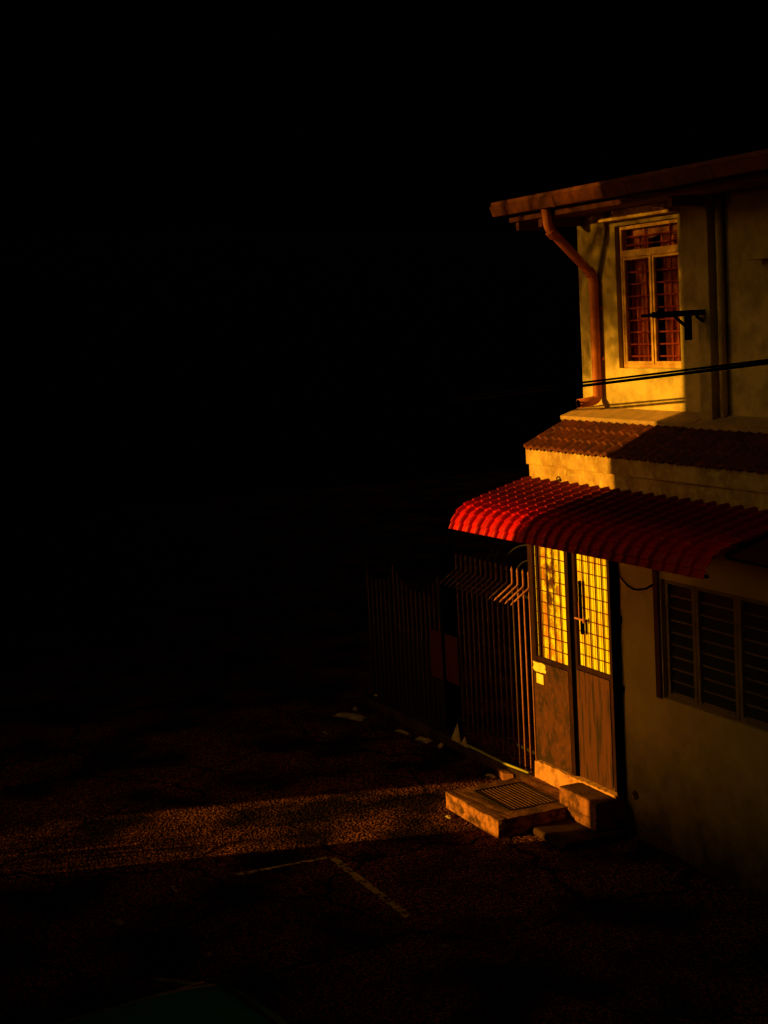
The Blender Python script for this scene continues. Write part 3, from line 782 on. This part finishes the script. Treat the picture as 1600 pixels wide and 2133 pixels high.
def leaf(x0, x1, sgn):
    root = MB(); root.box((x0, FY, 0.12), (x0 + 0.03, FY + 0.03, 1.72)); root.box((x1 - 0.03, FY, 0.12), (x1, FY + 0.03, 1.72))
    root.box((x0 + 0.03, FY + 0.012, 0.98), (x1 - 0.03, FY + 0.03, 1.02)); root.box((x0 + 0.03, FY + 0.012, 0.13), (x1 - 0.03, FY + 0.03, 0.17))
    o = root.build('gate_leaf', M['iron'], gate)
    MB().box((x0 + 0.03, FY + 0.016, 0.17), (x1 - 0.03, FY + 0.022, 0.98)).build('sheet_panel', M['iron'], o)
    n = int((x1 - x0 - 0.08) / 0.108)
    for i in range(n + 1):
        x = x0 + 0.05 + (x1 - x0 - 0.10) * i / n
        zt = 1.54 + 0.25 * min(1.3, abs((x - (x0 + x1) / 2) / 0.6) ** 2)
        b = MB(); b.tube([(x, FY, 0.14), (x, FY, zt)], 0.0085, 8)
        b.build('bar', M['rod'], o, smooth=True)
leaf(-3.12, -1.88, 1); leaf(-3.85, -3.15, -1)
sh = MB().box((-2.08, -0.03, 0.69), (-1.80, -0.022, 1.20)).build('sheet_sign', M['sheet'])
tag(sh, 'plain dark red metal sheet hung on the gate left of the black post', 'metal sheet', 'dark red sheets flanking the gate post')
sh = MB().box((-1.72, -0.03, 0.70), (-1.43, -0.022, 1.20)).build('sheet_sign', M['sheet'])
tag(sh, 'plain dark red metal sheet hung on the railing right of the black post', 'metal sheet', 'dark red sheets flanking the gate post')

# ---------------------------------------------------------------- litter
tag(MB().tube([(-1.20, -0.085, 0.135), (-0.85, -0.09, 0.14), (-0.42, -0.09, 0.137), (0.10, -0.10, 0.15 + 0.02)], 0.012, 8).build('bamboo_pole', M['pole'], smooth=True), 'thin yellow-green pole lying along the kerb under the railing', 'pole')
def scrap(x, y, z, w, d, hgt, seed, label, cat='litter', m='litter', group='litter along the gate', name='paper_scrap', rz=0):
    rnd = random.Random(seed); n = 7; rows = []
    for j in range(n):
        row = []
        for i in range(n):
            u, v = i / (n - 1) - .5, j / (n - 1) - .5
            k = 1 - 0.35 * max(abs(u), abs(v)) * rnd.uniform(0.3, 1.4)
            row.append((w * u * k * 1.2, d * v * k * 1.2, max(0.002, hgt * (1 - 2.2 * (u * u + v * v)) * rnd.uniform(.5, 1.1))))
        rows.append(row)
    mb = MB().grid(rows); mb.grid([[(a, b, 0.001) for a, b, c in r] for r in rows])
    o = mb.build(name, M[m]); o.location = (x, y, z); o.rotation_euler = (0, 0, rz)
    return tag(o, label, cat, group)
scrap(-3.45, -0.42, 0.0, 0.42, 0.16, 0.05, 1, 'largest flattened paper bag lying in the road far along the gate', rz=0.4)
scrap(-3.79, 0.06, 0.116, 0.10, 0.08, 0.05, 2, 'pale lump of paper on the far end of the kerb')
scrap(-3.72, -0.26, 0.0, 0.07, 0.05, 0.05, 3, 'tiny pale scrap behind the flattened paper bag')
scrap(-3.0, -0.93, 0.0, 0.15, 0.03, 0.012, 4, 'thin pale strip lying alone out in the dark road')
scrap(-2.5, -0.22, 0.0, 0.22, 0.05, 0.03, 5, 'slim torn strip near the foot of the gate', rz=0.2)
scrap(-2.05, -0.17, 0.0, 0.22, 0.10, 0.05, 6, 'crumpled brown paper between the strip and the white cup', rz=0.2)
scrap(-1.72, -0.13, 0.0, 0.07, 0.06, 0.06, 7, 'small round white crushed cup beside the kerb', cat='cup', name='crushed_cup')
scrap(-0.50, -0.19, 0.0, 0.12, 0.05, 0.025, 8, 'bright white scrap next to the brick fragment', rz=0.3)
scrap(0.40, -1.10, 0.0, 0.09, 0.04, 0.02, 9, 'pale chip lying at the front foot of the doorstep slab', group='litter on the road')
scrap(1.26, -4.35, 0.0, 0.12, 0.05, 0.02, 10, 'brown leaf on the dark road left of the parking line', cat='leaf', name='dead_leaf', group='litter on the road')
scrap(2.23, -3.95, 0.0, 0.07, 0.04, 0.015, 11, 'greyish scrap on the dark road, lower of two specks', group='litter on the road')
scrap(1.81, -3.80, 0.0, 0.03, 0.03, 0.015, 12, 'tiny speck on the dark road above the greyish scrap', group='litter on the road')
scrap(0.81, -3.78, 0.0, 0.16, 0.025, 0.02, 13, 'thin twig on the road just past the sunlit strip', cat='twig', name='twig', group='litter on the road')
scrap(2.99, -2.42, 0.0, 0.06, 0.04, 0.02, 14, 'small brown leaf beyond the end of the parking line', cat='leaf', name='dead_leaf', group='litter on the road')
scrap(3.25, -2.66, 0.0, 0.05, 0.03, 0.012, 15, 'small pale chip nearest the viewer below the parking line', group='litter on the road')
tr = MB(); tr.add([(-1.56, -0.09, 0.117), (-1.34, -0.09, 0.117), (-1.49, -0.045, 0.30), (-1.555, -0.084, 0.117), (-1.345, -0.084, 0.117), (-1.489, -0.04, 0.298)], [(0, 1, 2), (5, 4, 3), (0, 3, 4, 1), (1, 4, 5, 2), (2, 5, 3, 0)])
tag(tr.build('paper_scrap', M['litter']), 'triangular torn sheet standing against the railing on the kerb', 'litter', 'litter along the gate')
tr = MB(); tr.add([(-1.33, -0.10, 0.117), (-1.16, -0.10, 0.117), (-1.30, -0.06, 0.20), (-1.325, -0.094, 0.117), (-1.165, -0.094, 0.117), (-1.30, -0.055, 0.198)], [(0, 1, 2), (5, 4, 3), (0, 3, 4, 1), (1, 4, 5, 2), (2, 5, 3, 0)])
tag(tr.build('paper_scrap', M['litter']), 'small folded scrap leaning right of the triangular torn sheet', 'litter', 'litter along the gate')
bk = MB(); bk.prism([(-0.50, -0.12), (-0.30, -0.17), (-0.22, -0.09), (-0.42, -0.075)], 'z', 0, 0.075)
tag(bk.build('brick_fragment', M['brick'], bevel=0.008), 'orange broken brick on the road by the end of the pole', 'brick')

# ---------------------------------------------------------------- parked car
def car():
    root = thing('car', (6.1, -5.54, 0.0), 'dark teal car parked at the lower left edge, brown sunshade behind its windscreen', 'car')
    cy = -5.54
    # body loft along x (front at low x)
    secs = [(4.16, .62, .28, .54), (4.22, .72, .24, .64), (4.45, .79, .22, .80), (4.78, .81, .20, .93), (5.30, .82, .20, .94), (6.0, .83, .20, .95), (7.2, .83, .20, .95), (7.9, .80, .22, .93), (8.15, .76, .26, .88), (8.22, .70, .34, .80)]
    rows = []
    for x, hw, zb, zt in secs:
        r = min(0.13, (zt - zb) * .3); row = []
        pts = [(-hw * .9, zb), (-hw, zb + .12), (-hw * 1.0, zb + (zt - zb) * .6), (-hw * .97, zt - r * .7), (-hw * .90, zt - r * .15), (-hw * .75, zt), (0, zt + .025), (hw * .75, zt), (hw * .90, zt - r * .15), (hw * .97, zt - r * .7), (hw, zb + (zt - zb) * .6), (hw, zb + .12), (hw * .9, zb), (-hw * .9, zb)]
        rows.append([(x, cy + a, b) for a, b in pts])
    mb = MB().grid(rows); mb.add(rows[0][:-1], [tuple(range(13))]); mb.add(rows[-1][:-1], [tuple(range(13))])
    body = mb.build('body', M['car'], root, smooth=True)
    # roof shell
    rows = []
    for x, hw, z in ((5.885, .585, 1.395), (5.93, .60, 1.43), (6.05, .615, 1.465), (6.5, .625, 1.49), (7.1, .61, 1.475), (7.45, .59, 1.43)):
        rows.append([(x - 0.0 + (0.05 if abs(u) > .9 else 0.0) * (1 if x < 6 else 0), cy + hw * u, z - 0.035 * abs(u) ** 4) for u in [i / 8 - 1 for i in range(17)]])
    rf = MB().grid(rows).build('roof', M['car'], root, smooth=True)
    so = rf.modifiers.new('thickness', 'SOLIDIFY'); so.thickness = 0.02
    # pillars
    for s in (-1, 1):
        p = MB(); p.bar((5.96, cy + s * .585, 1.375), (4.80, cy + s * .74, .97), 0.05, 0.045); p.build('pillar', M['car'], root)
        p = MB(); p.bar((6.75, cy + s * .605, 1.38), (6.80, cy + s * .765, .93), 0.07, 0.03); p.build('pillar', M['car'], root)
        p = MB(); p.bar((7.42, cy + s * .575, 1.36), (7.95, cy + s * .72, .92), 0.08, 0.06); p.build('pillar', M['car'], root)
    def pane(a, b, c, d):
        m_ = MB().add([a, b, c, d], [(0, 1, 2, 3)]); o = m_.build('window', M['car_glass'], root)
        q = o.modifiers.new('thickness', 'SOLIDIFY'); q.thickness = 0.004
    ws = MB().add([(5.965, cy - .56, 1.395), (5.965, cy + .56, 1.395), (4.80, cy + .70, .985), (4.80, cy - .70, .985)], [(0, 1, 2, 3)]).build('windscreen', M['car_glass'], root)
    q = ws.modifiers.new('thickness', 'SOLIDIFY'); q.thickness = 0.004
    rw = MB().add([(7.44, cy - .54, 1.37), (7.44, cy + .54, 1.37), (7.93, cy + .68, .95), (7.93, cy - .68, .95)], [(3, 2, 1, 0)]).build('rear_window', M['car_glass'], root)
    for s in (-1, 1):
        pane((6.0, cy + s * .60, 1.35), (6.72, cy + s * .61, 1.37), (6.76, cy + s * .775, .95), (5.32, cy + s * .765, .95))
        pane((6.80, cy + s * .61, 1.37), (7.38, cy + s * .58, 1.35), (7.88, cy + s * .735, .95), (6.84, cy + s * .775, .95))
    MB().bar((5.875, cy - .56, 1.392), (5.875, cy + .56, 1.392), 0.018, 0.014).build('windscreen_seal', M['card'], root)
    for s in (-1, 1): MB().bar((6.0, cy + s * .56, 1.468), (7.35, cy + s * .545, 1.47), 0.022, 0.012).build('drip_rail', M['cabin'], root)
    # mirrors, lamps, wheels
    for s in (-1, 1):
        m_ = MB().box((5.50, cy + s * .80, .98), (5.57, cy + s * .97, 1.09)); m_.build('mirror', M['cabin'], root, bevel=0.025)
        MB().prism([(4.19, .60), (4.215, .70), (4.36, .765), (4.40, .70), (4.30, .60)], 'y', cy + s * .50, cy + s * .765).build('headlight', M['lamp_lens'], root, bevel=0.01)
        MB().box((8.14, cy + s * .52, .62), (8.22, cy + s * .77, .80)).build('tail_light', M['awning'], root, bevel=0.01)
        for x in (4.86, 7.42):
            y0, y1 = cy + s * .70, cy + s * .845
            t = MB().tube([(x, y0, .30), (x, y0 + s * .02, .30), (x, y1 - s * .02, .30), (x, y1, .30)], [.27, .30, .30, .27], 28).build('wheel', M['tyre'], root, smooth=False)
            MB().tube([(x, y1 - s * .01, .30), (x, y1 + s * .006, .30)], .19, 20).build('rim', M['rim'], t)
    # cabin
    MB().box((4.95, cy - .70, .90), (5.50, cy + .70, .985)).build('dashboard', M['cabin'], root, bevel=0.03)
    for s in (-1, 1):
        m_ = MB().box((6.15, cy + s * .36 - .24, .5), (6.65, cy + s * .36 + .24, .68)); m_.box((6.6, cy + s * .36 - .23, .68), (6.75, cy + s * .36 + .23, 1.22)); m_.build('seat', M['cabin'], root, bevel=0.03)
    MB().tube([(5.78 + 0.05 * sin(a), cy + .36 + .17 * cos(a), 1.0 + .15 * sin(a)) for a in [i * 2 * pi / 24 for i in range(25)]], 0.014, 8).build('steering_wheel', M['card'], root, smooth=True)
    wp = MB(); wp.bar((4.78, cy + .62, .985), (4.90, cy + .02, 1.035), 0.014); wp.bar((4.78, cy + .05, .985), (4.90, cy - .55, 1.035), 0.014)
    wp.build('wiper', M['black'], root)
    sd = MB(); rows = []
    for j in range(2):
        row = []
        for i in range(15):
            u = i / 14; x = 4.98 + 0.62 * j * (1 - 0.35 * u); row.append((x, cy - .60 + u * .98, 0.985 + (x - 4.80) * 0.352 - 0.03 - 0.012 * (i % 2)))
        rows.append(row)
    sd.grid(rows); so2 = sd.build('sunshade', M['card'], root); q = so2.modifiers.new('thickness', 'SOLIDIFY'); q.thickness = 0.004
    root.rotation_euler = (0, 0, radians(7)); root.location = (6.155, -5.555, 0.02)
    return root
car()

# ---------------------------------------------------------------- houses across the lane (the alley between them lets the sun through)
def opposite(x0, x1, label, hgt=7.6, y0=-7.7, y1=-13.2, low=False):
    r = thing('row_house', ((x0 + x1) / 2, y0, 0), label, 'house', 'houses across the lane')
    MB().box((x0, y1, 0), (x1, y0, hgt - 0.9)).build('wall', M['opp_wall'], r)
    ym = (y0 + y1) / 2
    MB().prism([(y1 - .3, hgt - .9), (y0 + .0, hgt - .9), (y0 + .0, hgt - .7), (ym, hgt + (-0.4 if low else 1.2)), (y1 - .3, hgt - .7)], 'x', x0, x1).build('roof', M['opp_roof'], r)
    n = max(1, int((x1 - x0) / 2.4))
    for i in range(n):
        cx = x0 + (x1 - x0) * (i + .5) / n
        for z in ((0.9,) if low else (0.9, 4.1)):
            f = MB(); f.box((cx - .62, y0 + .002, z), (cx + .62, y0 + .05, z + .06)); f.box((cx - .62, y0 + .002, z + 1.24), (cx + .62, y0 + .05, z + 1.3)); f.box((cx - .62, y0 + .002, z + .06), (cx - .56, y0 + .05, z + 1.24)); f.box((cx + .56, y0 + .002, z + .06), (cx + .62, y0 + .05, z + 1.24)); f.box((cx - .02, y0 + .002, z + .06), (cx + .02, y0 + .05, z + 1.24))
            fo = f.build('window', M['brown_frame'], r)
            MB().box((cx - .56, y0 + .004, z + .06), (cx + .56, y0 + .02, z + 1.24)).build('pane', M['opp_glass'], fo)
    return r
YO = -7.7
opposite(1.61 + 0.29 * YO, 5.0, 'grey house across the lane right of the alley gap')
opposite(5.03, 11.2, 'low single-storey grey house across the lane, opposite the parked car', hgt=3.8, low=True)
xl = -0.28 + 0.29 * (-13.4)
opposite(xl - 9, xl, 'grey house across the lane left of the alley gap', hgt=9.5)
opposite(xl - 45, xl - 9.03, 'long tall grey terrace block further along across the lane', hgt=15)

# added out of view: a thin crown filters the highest sunbeams, stalks the lowest
added_tree = thing('added_tree', (-3.35, -9.2, 0), 'thin crown on a trunk added out of view to dim the highest sunbeams', 'added_tree')
tb = MB(); tb.tube([(-3.35, -9.2, 0), (-3.32, -9.2, 2.0), (-3.2, -9.15, 4.2), (-2.9, -9.1, 5.9), (-2.5, -9.1, 7.4)], [.13, .11, .09, .06, .02], 10)
tb.tube([(-3.2, -9.15, 4.6), (-2.9, -9.6, 6.2), (-2.2, -9.9, 7.3)], [.05, .035, .01], 8)
tb.tube([(-3.0, -9.1, 5.6), (-2.3, -8.9, 6.6), (-1.5, -8.8, 7.1)], [.045, .03, .01], 8)
tb.build('trunk', M['soffit'], added_tree, smooth=True)
def leaves(n, box, dens, size, seed):
    rnd = random.Random(seed); mb = MB(); (x0, x1), (y0, y1), (z0, z1) = box; k = 0
    while k < n:
        p = Vector((rnd.uniform(x0, x1), rnd.uniform(y0, y1), rnd.uniform(z0, z1)))
        if rnd.random() > dens(p): continue
        a = Vector((rnd.gauss(0, 1), rnd.gauss(0, 1), rnd.gauss(0, .6))).normalized(); b = a.orthogonal().normalized(); b.rotate(Matrix.Rotation(rnd.uniform(0, 6.28), 3, a))
        q = size * rnd.uniform(.6, 1.3); c = a.cross(b)
        mb.add([p - b * q, p + c * q * .4, p + b * q, p - c * q * .4], [(0, 1, 2, 3)]); k += 1
    return mb
def crown_density(p):
    # thinner towards the underside and towards the right-hand house
    zz = p.z - (p.y + 9.0) * -0.145
    t = (zz - 5.70 + 0.35 * (-1.4 - (p.x - 0.29 * (p.y + 9.0)))) / 1.2
    return max(0.0, min(0.55, t)) ** 0.8 * max(0.25, min(1.0, (7.0 - zz) / 0.5))
leaves(30000, ((-4.4, -0.5), (-10.9, -8.2), (4.8, 7.9)), crown_density, 0.030, 21).build('crown', M['leaf'], added_tree, recalc=False)
added_weeds = MB(); rnd = random.Random(31)  # thin blades added to fade the sunlit strip on the road
for k in range(3000):
    x, y = rnd.uniform(-3.6, -0.5), rnd.uniform(-9.4, -8.2)
    hh = max(0.2, rnd.gauss(0.74, 0.20)) - (y + 8.8) * 0.16; a = rnd.uniform(0, 6.28); w = 0.0038
    dx, dy = cos(a) * w, sin(a) * w; lx, ly = rnd.gauss(0, .10), rnd.gauss(0, .10)
    added_weeds.add([(x - dx, y - dy, 0), (x + dx, y + dy, 0), (x + lx * .4 + dx, y + ly * .4 + dy, hh * .7), (x + lx, y + ly, hh), (x + lx * .4 - dx, y + ly * .4 - dy, hh * .7)], [(0, 1, 2, 3, 4)])
wo_ = added_weeds.build('added_weeds', M['leaf'], recalc=False); wo_['kind'] = 'stuff'
wo_['label'] = 'unseen grass blades added at the alley mouth to dim the lowest sunbeams'; wo_['category'] = 'added_weeds'

# bin added out of view; its shadow shifts the sunlit strip's edge
bin_ = thing('added_bin', (-0.72, -7.55, 0), 'unseen wheeled bin added to shift the edge of the sunlit strip', 'added_bin')
bb = MB(); bb.grid([[(-0.72 + sx * (0.20 + 0.05 * t), -7.55 + sy * (0.22 + 0.05 * t), 0.06 + 0.92 * t) for sx, sy in ((-1, -1), (1, -1), (1, 1), (-1, 1), (-1, -1))] for t in (0, 1)])
bb.add([(-0.92, -7.77, 0.06), (-0.52, -7.77, 0.06), (-0.52, -7.33, 0.06), (-0.92, -7.33, 0.06)], [(0, 1, 2, 3)])
bb.build('body', M['leaf'], bin_)
MB().prism([(-7.84, 0.98), (-7.27, 0.98), (-7.30, 1.03), (-7.80, 1.08)], 'x', -0.99, -0.45).build('lid', M['leaf'], bin_, bevel=0.01)
for sx in (-1, 1): MB().tube([(-0.72 + sx * 0.17, -7.79, 0.09), (-0.72 + sx * 0.21, -7.79, 0.09)], 0.09, 16).build('wheel', M['tyre'], bin_)
